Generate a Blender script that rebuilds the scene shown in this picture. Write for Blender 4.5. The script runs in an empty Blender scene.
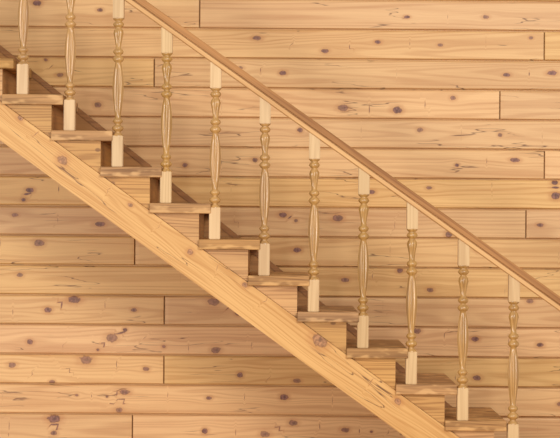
import bpy, bmesh, math, random
from mathutils import Vector, Matrix
random.seed(23)
S=0.00525; D=11.3; CX,CY=280.0,219.0
ROLL=math.radians(0.45)
FLOOR_PY=532.0
CAMZ=(FLOOR_PY-CY)*S
W=0.84
def P(px,py,y=0.0):
    dx=(px-CX); du=(CY-py)
    X=dx*math.cos(ROLL)-du*math.sin(ROLL)
    Z=dx*math.sin(ROLL)+du*math.cos(ROLL)
    f=S*(D+y)/D
    return Vector((X*f,y,Z*f+CAMZ))
scene=bpy.context.scene
col=scene.collection
scene.view_settings.view_transform='Standard'
def srgb(r,g,b):
    def c(v):
        v/=255.0
        return v/12.92 if v<=0.04045 else ((v+0.055)/1.055)**2.4
    return (c(r),c(g),c(b),1.0)

# ---------------- materials ----------------
def wood(name,light,dark,axis='X',knots=False,lines=0.5,rough=0.45,fine=0.25,per_obj=0.12,scale=1.0,spec=0.3,knotcol=(112,74,62),cracks=0.0,board=False,ringf=95.0,across=7.0,blotch=0.3,hue=.005,spots=0.0,worn=None):
    m=bpy.data.materials.new(name); m.use_nodes=True
    nt=m.node_tree; N=nt.nodes; L=nt.links
    for n in list(N): N.remove(n)
    out=N.new('ShaderNodeOutputMaterial'); bs=N.new('ShaderNodeBsdfPrincipled')
    L.new(bs.outputs[0],out.inputs[0])
    bs.inputs['Roughness'].default_value=rough
    bs.inputs['Specular IOR Level'].default_value=spec
    def math_(op,a,b=None,c=None):
        n=N.new('ShaderNodeMath'); n.operation=op
        for i,v in enumerate((a,b,c)):
            if v is None: continue
            if isinstance(v,(int,float)): n.inputs[i].default_value=v
            else: L.new(v,n.inputs[i])
        return n.outputs[0]
    def mixc(f,a,b,mode='MIX'):
        n=N.new('ShaderNodeMix'); n.data_type='RGBA'; n.blend_type=mode
        if isinstance(f,(int,float)): n.inputs[0].default_value=f
        else: L.new(f,n.inputs[0])
        for i,v in ((6,a),(7,b)):
            if isinstance(v,tuple): n.inputs[i].default_value=v
            else: L.new(v,n.inputs[i])
        return n.outputs[2]
    def rng(v,a,b,c=0.0,d=1.0,smooth=True):
        n=N.new('ShaderNodeMapRange'); n.interpolation_type='SMOOTHSTEP' if smooth else 'LINEAR'
        L.new(v,n.inputs[0]); 
        for i,x in enumerate((a,b,c,d)): n.inputs[i+1].default_value=x
        return n.outputs[0]
    tc=N.new('ShaderNodeTexCoord'); sx=N.new('ShaderNodeSeparateXYZ'); L.new(tc.outputs['Object'],sx.inputs[0])
    x,y,z=sx.outputs
    if axis=='X': a,b,c=x,z,y
    elif axis=='Y': a,b,c=y,x,z
    else: a,b,c=z,x,y
    oi=N.new('ShaderNodeObjectInfo')
    if board:
        at=N.new('ShaderNodeAttribute'); at.attribute_name='brand'
        rnd=at.outputs['Fac']
    else: rnd=oi.outputs['Random']
    braw=b
    if knots:
        ka=N.new('ShaderNodeAttribute'); ka.attribute_name='knot'
        ks=N.new('ShaderNodeSeparateXYZ'); L.new(ka.outputs['Vector'],ks.inputs[0])
        nz=N.new('ShaderNodeTexNoise'); nz.inputs['Scale'].default_value=55; nz.inputs['Detail'].default_value=2
        L.new(tc.outputs['Object'],nz.inputs['Vector'])
        wob=math_('MULTIPLY',math_('SUBTRACT',nz.outputs['Fac'],0.5),0.9)
        u=ks.outputs[0]; v=ks.outputs[1]
        d2=math_('ADD',math_('MULTIPLY',u,u),math_('MULTIPLY',v,v))
        d=math_('ADD',math_('SQRT',d2),wob)
        u2=math_('MULTIPLY',math_('MULTIPLY',u,u),0.04)
        v2=math_('MULTIPLY',math_('MULTIPLY',v,v),0.10)
        g=math_('EXPONENT',math_('MULTIPLY',math_('ADD',u2,v2),-1.0))
        b=math_('SUBTRACT',b,math_('MULTIPLY',math_('MULTIPLY',v,g),0.009))
    def comb(p,q,r):
        n=N.new('ShaderNodeCombineXYZ')
        for i,v_ in enumerate((p,q,r)):
            if isinstance(v_,(int,float)): n.inputs[i].default_value=v_
            else: L.new(v_,n.inputs[i])
        return n.outputs[0]
    off=math_('MULTIPLY',rnd,37.0)
    def noise(vec,sc,det,ro=0.5):
        n=N.new('ShaderNodeTexNoise'); n.inputs['Scale'].default_value=sc; n.inputs['Detail'].default_value=det
        n.inputs['Roughness'].default_value=ro
        L.new(vec,n.inputs['Vector']); return n.outputs['Fac']
    v1=comb(math_('ADD',math_('MULTIPLY',a,0.26*scale),off),math_('MULTIPLY',b,across*scale),math_('ADD',math_('MULTIPLY',c,across*scale),off))
    n1=noise(v1,1.0,1.5,0.35)
    s=math_('SINE',math_('MULTIPLY',n1,ringf))
    rings=rng(s,-0.3,1.0)
    v2=comb(math_('ADD',math_('MULTIPLY',a,3.0),off),math_('MULTIPLY',b,150.0),math_('MULTIPLY',c,150.0))
    n2=noise(v2,1.0,3.0,0.6)
    v3=comb(math_('ADD',math_('MULTIPLY',a,1.0),off),math_('MULTIPLY',b,14.0),math_('MULTIPLY',c,14.0))
    n3=noise(v3,1.0,2.0)
    f=math_('ADD',math_('MULTIPLY',rings,lines),math_('MULTIPLY',rng(n2,0.35,0.75),fine))
    f=math_('ADD',f,math_('MULTIPLY',rng(n3,0.35,0.7),blotch))
    fc=N.new('ShaderNodeClamp'); L.new(f,fc.inputs[0])
    colr=mixc(fc.outputs[0],srgb(*light),srgb(*dark))
    if worn:
        nw=noise(comb(math_('ADD',math_('MULTIPLY',a,9.0),off),math_('MULTIPLY',b,22.0),math_('MULTIPLY',c,12.0)),1.0,2.0)
        colr=mixc(math_('MULTIPLY',rng(nw,0.5,0.66),0.75),colr,srgb(*worn))
    if spots>0:
        vo=N.new('ShaderNodeTexVoronoi'); vo.inputs['Scale'].default_value=1.0
        L.new(comb(math_('ADD',math_('MULTIPLY',a,7.0),off),math_('MULTIPLY',b,10.0),off),vo.inputs['Vector'])
        colr=mixc(math_('MULTIPLY',rng(vo.outputs['Distance'],0.07,0.13,1.0,0.0),spots),colr,srgb(*knotcol))
    if per_obj>0:
        hv=N.new('ShaderNodeHueSaturation'); L.new(colr,hv.inputs['Color'])
        L.new(math_('ADD',math_('MULTIPLY',math_('SUBTRACT',rnd,0.5),per_obj*2),1.0),hv.inputs['Value'])
        r2=math_('FRACT',math_('MULTIPLY',rnd,13.7))
        L.new(math_('ADD',math_('MULTIPLY',math_('SUBTRACT',r2,0.5),hue),0.5),hv.inputs['Hue'])
        L.new(math_('ADD',math_('MULTIPLY',math_('SUBTRACT',r2,0.5),per_obj*1.2),1.0),hv.inputs['Saturation'])
        colr=hv.outputs[0]
    if cracks>0:
        vc=comb(math_('ADD',math_('MULTIPLY',a,1.5),math_('MULTIPLY',off,2.3)),math_('MULTIPLY',braw,16.0),0.0)
        nc=noise(vc,1.0,3.0,0.45)
        ab=math_('ABSOLUTE',math_('SUBTRACT',nc,0.5))
        vm=comb(math_('ADD',math_('MULTIPLY',a,2.2),off),math_('MULTIPLY',braw,7.0),3.0)
        mk=rng(noise(vm,1.0,1.0),0.55,0.60)
        cr=math_('MULTIPLY',rng(ab,0.0,0.010,1.0,0.0),mk)
        colr=mixc(math_('MULTIPLY',cr,cracks),colr,srgb(96,58,34))
    if knots:
        halo=rng(d,0.9,2.4,1.0,0.0)
        colr=mixc(math_('MULTIPLY',math_('MULTIPLY',halo,0.5),ks.outputs[2]),colr,srgb(178,112,62))
        core=rng(d,0.75,1.05,1.0,0.0)
        nk=noise(comb(math_('MULTIPLY',a,90.0),math_('MULTIPLY',b,90.0),off),1.0,1.0)
        kc=mixc(rng(nk,0.35,0.65),srgb(*knotcol),srgb(*(min(255,int(k*1.35)) for k in knotcol)))
        st=math_('MULTIPLY',core,ks.outputs[2])
        colr=mixc(st,colr,kc)
        cen=math_('MULTIPLY',rng(d,0.15,0.55,1.0,0.0),0.45)
        colr=mixc(math_('MULTIPLY',cen,ks.outputs[2]),colr,srgb(66,38,32))
        edge=math_('MULTIPLY',rng(math_('ABSOLUTE',math_('SUBTRACT',d,0.9)),0.0,0.22,1.0,0.0),0.5)
        colr=mixc(math_('MULTIPLY',edge,ks.outputs[2]),colr,srgb(92,50,34))
    L.new(colr,bs.inputs['Base Color'])
    bp=N.new('ShaderNodeBump'); bp.inputs['Strength'].default_value=0.12; bp.inputs['Distance'].default_value=0.002
    L.new(n2,bp.inputs['Height']); L.new(bp.outputs[0],bs.inputs['Normal'])
    return m

M_wall=wood('pine_cladding',(227,180,120),(193,138,82),'X',knots=True,lines=0.36,per_obj=0.075,board=True,cracks=0.8,knotcol=(108,72,62),hue=.008)
M_string=wood('pine_stringer',(222,172,106),(190,134,72),'X',knots=True,lines=0.42,per_obj=0.0,scale=1.5,knotcol=(138,98,70),cracks=0.85,fine=.35)
M_block=wood('pine_block',(206,156,96),(158,110,62),'X',lines=0.5,per_obj=0.08,spots=.7,knotcol=(112,72,46),scale=1.4,fine=.35)
M_tread=wood('worn_tread_wood',(192,142,86),(122,84,48),'X',lines=0.25,per_obj=0.10,rough=0.55,fine=.5,blotch=.5,scale=2.0,hue=.004,worn=(212,164,104),spec=.2)
M_riser=wood('riser_wood',(190,136,76),(148,100,54),'Y',lines=0.3,per_obj=0.08)
M_skirt=wood('skirt_wood',(188,134,76),(150,102,56),'X',lines=0.4,per_obj=0.0)
M_edge=wood('brown_edge_wood',(168,114,64),(124,80,42),'X',lines=0.4,per_obj=0.0)
M_bal=wood('turned_pine',(198,150,88),(136,94,48),'Z',lines=0.25,per_obj=0.05,rough=0.27,spec=0.7)
M_balb=wood('squared_pine',(216,180,132),(184,144,98),'Z',lines=0.3,per_obj=0.05,rough=0.4,spec=0.4)
M_cap=wood('stained_rail',(184,130,78),(132,86,48),'X',lines=0.45,per_obj=0.0,rough=0.55,spec=0.2,fine=.45)
M_fil=wood('rail_moulding_wood',(220,172,114),(188,138,86),'X',lines=0.35,per_obj=0.0,rough=0.5,spec=0.25)
M_floor=wood('floor_wood',(200,154,104),(170,124,80),'X',lines=0.4,per_obj=0.0)

def mesh_obj(name,verts,faces,mat,parent=None,loc=None,rot=None,bevel=0,segs=2):
    me=bpy.data.meshes.new(name); me.from_pydata([tuple(v) for v in verts],[],faces)
    bm=bmesh.new(); bm.from_mesh(me); bmesh.ops.recalc_face_normals(bm,faces=bm.faces)
    if bevel>0:
        bmesh.ops.bevel(bm,geom=list(bm.edges),offset=bevel,segments=segs,affect='EDGES',profile=0.5)
    bm.to_mesh(me); bm.free()
    me.materials.append(mat)
    o=bpy.data.objects.new(name,me); col.objects.link(o)
    if loc is not None: o.location=loc
    if rot is not None: o.rotation_euler=rot
    if parent: o.parent=parent
    return o
def prism(name,pts,y0,y1,mat,parent=None,bevel=0.0,origin=None,segs=2):
    o=origin or Vector((pts[0][0],(y0+y1)/2,pts[0][1]))
    n=len(pts)
    vs=[Vector((p[0],y0,p[1]))-o for p in pts]+[Vector((p[0],y1,p[1]))-o for p in pts]
    fs=[tuple(range(n)),tuple(range(2*n-1,n-1,-1))]
    for i in range(n):
        j=(i+1)%n; fs.append((i,j,n+j,n+i))
    return mesh_obj(name,vs,fs,mat,parent,loc=o,bevel=bevel,segs=segs)

# ---------------- wall ----------------
YW=0.90
def wall_mesh():
    f=(D+YW)/D*S
    y0=29.0; pitch=29.72
    rows=range(-5,19)
    joints={-1:[198],0:[543],1:[153],2:[499],3:[-40,640],4:[544],5:[-60],6:[526],7:[135],8:[640],9:[165],10:[600],11:[165],12:[-90],13:[134],14:[-30]}
    knots=[(37,3,4,3),(100,10,3,2.5),(257,38,5,3),(325,51,4,3),(378,42,4,3),(486,17,4,3),(531,38,3,3),(407,17,3,2),(440,45,3,2),(507,75,4,3),
     (397,110,5,4),(453,98,3,3),(343,108,5,4),(552,73,5,3),(98,105,4,4),(240,68,4,3),(283,73,4,3),(555,182,4,3),(556,196,5,5),(429,188,4,3),
     (371,192,4,3),(457,165,3,3),(480,250,5,5),(449,238,4,4),(338,218,6,5),(297,250,5,4),(283,215,4,3),(100,224,7,4),(39,243,5,4),(74,296,6,5),
     (112,338,6,5),(86,359,7,5),(146,369,4,3),(52,382,4,3),(134,310,4,3),(48,310,4,3),(214,302,6,4),(239,313,4,3),(216,350,5,4),(30,342,3,3),
     (297,381,5,4),(284,340,4,3),(284,397,4,3),(209,398,4,3),(293,423,5,4),(119,410,4,3),(125,392,6,4),(54,416,6,5),(54,433,4,3),(205,431,3,3),
     (265,434,5,4),(240,375,3,3),(417,329,4,4),(477,378,5,4),(475,339,4,3),(540,345,4,3),(560,404,4,3),(430,290,4,3),(30,190,4,3),(90,188,4,3),
     (185,165,3,3),(15,215,4,3),(190,230,4,3),(60,75,4,3),(300,130,3,3),(255,160,4,3),(420,130,4,3),
     (500,135,3,3),(540,225,4,3),(345,280,4,3),(400,270,3,3),(530,300,4,3),(20,275,4,3),(380,405,4,4),(345,430,4,3),(12,365,4,3),(515,160,5,3)]
    kw=[]
    for (kx,ky,rx,ry) in knots:
        p=P(kx,ky,YW); q=random.uniform(.72,1.05); kw.append((p.x,p.z,rx*f*q,ry*f*q*random.uniform(.7,.92)))
    def seamz(k): return P(CX,y0+pitch*k,YW).z
    for k in rows:
        for _ in range(4):
            xx=random.choice([random.uniform(-160,-15),random.uniform(575,720)])
            kw.append(((xx-CX)*f,seamz(k)-random.uniform(6,24)*f,3.5*f,2.6*f))
    for _ in range(14):
        q=random.uniform(1.2,1.9)
        kw.append(((random.uniform(0,560)-CX)*f,CAMZ+random.uniform(-215,215)*f,q*1.2*f,q*f))
    verts=[];faces=[];kat=[];bat=[]
    xl,xr=(-190-CX)*f,(750-CX)*f
    px=f
    for k in rows:
        zt=seamz(k); zb=seamz(k+1)
        if zt<=0.001: break
        zb=max(zb,0.0)
        js=[xl]+[P(j,CY,YW).x for j in joints.get(k,[])]+[xr]
        prof=[(zb,.022),(zb+.55*px,.020),(zb+.85*px,.005),(zb+1.3*px,.001),(zb+1.8*px,.0),]
        nmid=7
        for i in range(1,nmid): 
            t=i/nmid; prof.append((zb+1.8*px+(zt-zb-4.3*px)*t,0.0))
        prof+=[(zt-2.5*px,.0),(zt-1.7*px,.0015),(zt-.9*px,.005),(zt-.55*px,.020)]
        for bi in range(len(js)-1):
            a,b=js[bi]+.3*px*(bi>0),js[bi+1]-.3*px*(bi<len(js)-2)
            r=random.random()
            myk=[q for q in kw if a<q[0]<b and zb<q[1]<zt] 
            myk=[(q[0],min(max(q[1],zb+q[3]*1.2),zt-q[3]*1.3),q[2],q[3],random.uniform(.65,1)) for q in myk] or [(a-9,zb,px*4,px*3,0)]
            n=max(2,int((b-a)/(4*px)))
            xs=[(a,.010),(a+.5*px,0.001)]+[(a+(b-a)*i/n,0) for i in range(1,n)]+[(b-.5*px,.001),(b,.010)]
            base=len(verts)
            for (z,dy) in prof:
                for (x,dx_) in xs:
                    verts.append((x,YW+max(dy,dx_),z))
                    best=min(myk,key=lambda q:math.hypot((x-q[0]),(z-q[1])*1.4)-q[2])
                    kat+= [(x-best[0])/best[2],(z-best[1])/best[3],best[4]]
                    bat.append(r)
            m_=len(xs)
            for i in range(len(prof)-1):
                for j in range(m_-1):
                    faces.append((base+i*m_+j,base+i*m_+j+1,base+(i+1)*m_+j+1,base+(i+1)*m_+j))
    zt=seamz(-5); b=len(verts)
    for yy in (YW+.0215,YW+.12):
        for (x,z) in ((xl,0),(xr,0),(xr,zt),(xl,zt)):
            verts.append((x,yy,z)); kat+=[50,50,0]; bat.append(.1)
    faces+=[(b,b+1,b+2,b+3),(b+7,b+6,b+5,b+4),(b,b+4,b+5,b+1),(b+1,b+5,b+6,b+2),(b+2,b+6,b+7,b+3),(b+3,b+7,b+4,b)]
    me=bpy.data.meshes.new('wall_back'); me.from_pydata(verts,[],faces)
    ak=me.attributes.new('knot','FLOAT_VECTOR','POINT'); ak.data.foreach_set('vector',kat)
    ab=me.attributes.new('brand','FLOAT','POINT'); ab.data.foreach_set('value',bat)
    me.materials.append(M_wall)
    o=bpy.data.objects.new('wall_back',me); col.objects.link(o)
    o['kind']='structure'; o['label']='knotty pine plank cladding wall in horizontal boards'; o['category']='wall'
    return o,xl,xr
wall,xl,xr=wall_mesh()

fl=mesh_obj('floor',[(xl,-3.5,-.1),(xr,-3.5,-.1),(xr,YW+.12,-.1),(xl,YW+.12,-.1),(xl,-3.5,0),(xr,-3.5,0),(xr,YW+.12,0),(xl,YW+.12,0)],
  [(0,1,2,3),(4,5,6,7),(0,1,5,4),(1,2,6,5),(2,3,7,6),(3,0,4,7)],M_floor)
fl['kind']='structure'; fl['label']='plain varnished wooden floor'; fl['category']='floor'

# ---------------- staircase ----------------
def empty(name,loc):
    e=bpy.data.objects.new(name,None); e.empty_display_size=.2; e.location=loc; col.objects.link(e); return e
st=empty('staircase',(0,0,0))
st['label']='pine staircase with thick worn treads and sloping stringer'; st['category']='staircase'
def tl(i): return P(1.5+49.3*(i-1),94.0+36.3*(i-1))
TH=10.2*S; TW=61.5*S
idx=list(range(-1,13))
ys0,ys1=0.022,0.075
for i in idx:
    p=tl(i)
    w=TW
    prism('tread',[(p.x,p.z-TH),(p.x+w,p.z-TH),(p.x+w,p.z),(p.x,p.z)],0.0,W,M_tread,st,bevel=.006,segs=3,origin=Vector((p.x+w/2,W/2,p.z-TH/2)))
A=P(-60,57.5); B=P(455,434.5)
d=(B-A).normalized(); slope=d.z/d.x
perp=Vector((d.z,0,-d.x))
if perp.z>0: perp=-perp
def zline(x): return A.z+(x-A.x)*slope
for i in idx:
    p=tl(i); q=tl(i+1)
    zt=p.z-TH-.0006
    xr_=q.x-.001
    x0=A.x+(zt-A.z)/slope
    zb=zline(xr_)
    prism('tread_block',[(x0+.002,zt),(xr_,zt),(xr_,zb+.0008)],ys0+.014,ys1-.003,M_block,st,origin=Vector((xr_-.08,(ys0+ys1)/2,zt-.05)))
    prism('riser',[(xr_-.022,zt),(xr_,zt),(xr_,q.z-TH+.002),(xr_-.022,q.z-TH+.002)],ys1,W-.002,M_riser,st,origin=Vector((xr_,W/2,q.z)))
ang=math.atan2(d.z,d.x)
Lx=(zline(0)-0)/(-slope)
top_len=(Vector((Lx,0,0))-Vector((A.x,0,A.z))).length
wid=31.5*S
def stringer_mesh():
    endx=top_len
    kn=[]
    for (kx,ky,rx,ry) in [(62,160,5,4.5),(320,341,8,6.5),(190,252,3,3),(398,402,4,3),(20,118,3,2.5),(245,285,3,2.5),(130,205,2.5,2)]:
        w_=P(kx,ky)-A; kn.append((w_.dot(d),w_.dot(-perp),rx*S,ry*S*.95))
    nx=200; nz=8
    verts=[];faces=[];kat=[]
    for side,yy in enumerate((ys0,ys1)):
        for j in range(nz+1):
            t=j/nz; z=-wid*t
            e=endx-wid*t/abs(math.tan(-ang))
            for i in range(nx+1):
                x=e*i/nx
                verts.append((x,yy-ys0,z))
                b=min(kn,key=lambda q:((x-q[0])/q[2])**2+((z-q[1])/q[3])**2)
                kat+=[(x-b[0])/b[2],(z-b[1])/b[3],.8]
    m=nx+1; o2=(nz+1)*m
    for j in range(nz):
        for i in range(nx):
            a=j*m+i
            faces.append((a,a+m,a+m+1,a+1)); faces.append((o2+a,o2+a+1,o2+a+m+1,o2+a+m))
    for i in range(nx):
        faces.append((i,i+1,o2+i+1,o2+i)); a=nz*m+i; faces.append((a+1,a,o2+a,o2+a+1))
    for j in range(nz):
        a=j*m; faces.append((a,o2+a,o2+a+m,a+m)); a=j*m+nx; faces.append((a,a+m,o2+a+m,o2+a))
    me=bpy.data.meshes.new('stringer'); me.from_pydata(verts,[],faces)
    ak=me.attributes.new('knot','FLOAT_VECTOR','POINT'); ak.data.foreach_set('vector',kat)
    me.materials.append(M_string)
    o=bpy.data.objects.new('stringer',me); col.objects.link(o); o.parent=st
    o.location=(A.x,ys0,A.z); o.rotation_euler=(0,-ang,0)
stringer_mesh()
a=P(0,45,W); b=P(190,197,W); sl=(b.z-a.z)/(b.x-a.x)
def wl(px): 
    x=P(px,0,W).x; return (x,a.z+(x-a.x)*sl)
e0=wl(-60); xe=a.x-(a.z-.0)/sl; hb=50*S; he=7*S
prism('wall_edge_trim',[e0,(xe,0.0),(xe+he/sl,0.0),(e0[0],e0[1]-he)],W+.001,YW-.002,M_edge,st)['label']='brown edge strip along the wall'
prism('wall_side_board',[(e0[0],e0[1]-he-.001),(xe+(he+.001)/sl,0.0),(xe+hb/sl,0.0),(e0[0],e0[1]-hb)],W+.006,YW-.002,M_skirt,st)

# ---------------- banister ----------------
bn=empty('banister',(0,0,0))
bn['label']='pine stair banister with turned balusters and brown stained sloping handrail'; bn['category']='railing'
YB=0.040
r0=P(217,66); r1=P(513,277.5)
rs=(r1.z-r0.z)/(r1.x-r0.x)
def railz(x): return r0.z+(x-r0.x)*rs
prof=[(32,5.4),(33.5,4.4),(35,2.8),(36.5,3.0),(37.5,4.8),(39.5,5.7),(41.5,4.8),(42.5,3.0),(44,2.8),(45.5,4.3),(47,5.0),(48.5,4.3),(49.5,3.0),(51,2.6),
 (54,2.9),(60,3.7),(68,4.6),(76,5.3),(84,5.4),(92,4.9),(99,4.1),(105,3.0),(107.0,2.8),(108.3,4.4),(110.5,5.6),(112.7,4.4),(113.8,2.9),(115,2.7),(116,4.3),(118,5.1),(120,4.3),(121,2.8),
 (124,2.6),(129,3.3),(134,4.3),(137,4.9),(140,4.3),(142,2.9),(143,2.8),(144,4.3),(146,5.4),(148,4.4),(149.2,2.9),(150.2,4.2),(151.5,5.3)]
def baluster(bx,i):
    zt=tl(i).z
    c=P(bx,94+36.3*(i-1)-10); x0=c.x
    s=5.6*S; H=railz(x0)-zt; ex=H/S
    k=(ex-3)/172.0
    bm=bmesh.new()
    def box(z0,zl,zr,s):
        vs=[]
        for (sx_,sy_) in ((-1,-1),(1,-1),(1,1),(-1,1)): vs.append(bm.verts.new((sx_*s,sy_*s,z0)))
        for (sx_,sy_) in ((-1,-1),(1,-1),(1,1),(-1,1)): vs.append(bm.verts.new((sx_*s,sy_*s,zl if sx_<0 else zr)))
        for fx in ((3,2,1,0),(4,5,6,7),(0,1,5,4),(1,2,6,5),(2,3,7,6),(3,0,4,7)): 
            bm.faces.new([vs[q] for q in fx])
    box(0,32*S*k,32*S*k,s)
    box(152*S*k,H-rs*s,H+rs*s,s)
    bmesh.ops.bevel(bm,geom=list(bm.edges),offset=.003,segments=2,affect='EDGES')
    for f_ in bm.faces: f_.material_index=1
    SEG=48; rings=[]
    pr=[]
    for n in range(len(prof)-1):
        (t0,ra),(t1,rb)=prof[n],prof[n+1]
        st_=max(1,int((t1-t0)/2))
        for q in range(st_): pr.append((t0+(t1-t0)*q/st_,ra+(rb-ra)*q/st_))
    pr.append(prof[-1])
    pr=[(pr[0][0]-3,pr[0][1]*.9)]+pr+[(pr[-1][0]+3,pr[-1][1]*.9)]
    for (t,r) in pr:
        fl_=0.0
        if 54<t<105: fl_=0.3*min(1,(t-54)/6,(105-t)/6)
        if 124<t<140: fl_=0.22*min(1,(t-124)/4,(140-t)/4)
        ring=[]
        for q in range(SEG):
            an=2*math.pi*q/SEG
            rr=r*S*(1-fl_*(0.5-0.5*math.cos(8*an))**2)*1.04
            ring.append(bm.verts.new((rr*math.cos(an),rr*math.sin(an),t*S*k)))
        rings.append(ring)
    for n in range(len(rings)-1):
        for q in range(SEG):
            f_=bm.faces.new((rings[n][q],rings[n][(q+1)%SEG],rings[n+1][(q+1)%SEG],rings[n+1][q])); f_.smooth=True
    bm.faces.new(rings[0][::-1]); bm.faces.new(rings[-1])
    me=bpy.data.meshes.new('baluster'); bm.to_mesh(me); bm.free(); me.materials.append(M_bal); me.materials.append(M_balb)
    o=bpy.data.objects.new('baluster',me); o.location=(x0,YB,zt+.0003); col.objects.link(o); o.parent=bn
for n,bx in enumerate([-26,22,69,117,165.5,214.5,264,313.5,363,411.5,463,513.5]):
    baluster(bx,n)
rd=Vector((1,0,rs)).normalized(); rang=math.atan2(rd.z,rd.x)
xs_=P(-60,0).x; xe_=P(600,0).x
o0=Vector((xs_,YB,railz(xs_))); Lr=(xe_-xs_)/rd.x
def sweep(name,pts,mat):
    n=len(pts); vs=[];fs=[]
    for x in (0,Lr):
        for (y,z) in pts: vs.append((x,y,z))
    fs=[tuple(range(n)),tuple(range(2*n-1,n-1,-1))]
    for i in range(n): fs.append((i,(i+1)%n,n+(i+1)%n,n+i))
    return mesh_obj(name,vs,fs,mat,None,loc=(0,0,0),rot=(0,-rang,0))
hr=empty('handrail',tuple(o0)); hr.parent=bn
hr_fil=[(-.030,0.0005),(.030,0.0005),(.034,.004),(.034,.022),(.024,.024),(.024,.0285),(-.024,.0285),(-.024,.024),(-.034,.022),(-.034,.004)]
capp=[(-.036,.0288),(.036,.0288),(.039,.031),(.039,.060),(.037,.063),(-.037,.063),(-.039,.060),(-.039,.031)]
f1=sweep('rail_moulding',hr_fil,M_fil); c1=sweep('rail_cap',capp,M_cap)
for o in (f1,c1): o.parent=hr
f1['label']='paler moulding strip under the rail'

# ---------------- camera and light ----------------
cam=bpy.data.cameras.new('camera'); co=bpy.data.objects.new('camera',cam); col.objects.link(co)
co.matrix_world=Matrix.Translation((0,-D,CAMZ))@Matrix.Rotation(math.radians(90),4,'X')@Matrix.Rotation(ROLL,4,'Z')
cam.sensor_width=36; cam.lens=36*D/(560*S); cam.clip_end=100
scene.camera=co
w=bpy.data.worlds.new('world'); scene.world=w; w.use_nodes=True
bg=w.node_tree.nodes['Background']; bg.inputs[0].default_value=(1.0,.985,.965,1); bg.inputs[1].default_value=0.54
def area(loc,tgt,size,power,colr):
    l=bpy.data.lights.new('unseen_area_light','AREA'); l.shape='RECTANGLE'; l.size=size[0]; l.size_y=size[1]; l.energy=power; l.color=colr
    o=bpy.data.objects.new('unseen_area_light',l); o.location=loc; col.objects.link(o)
    o.rotation_euler=(Vector(tgt)-Vector(loc)).to_track_quat('-Z','Y').to_euler()
area((3.0,-8.5,4.4),(0.1,.8,1.6),(3,2.5),450,(1,.985,.965))  # soft key lamp out of view, standing in for a window
area((-3.6,-8.0,1.2),(-0.5,.8,1.2),(3,2),320,(1,.985,.96))  # added fill lamp, no window there; brightens the wall under the stairs
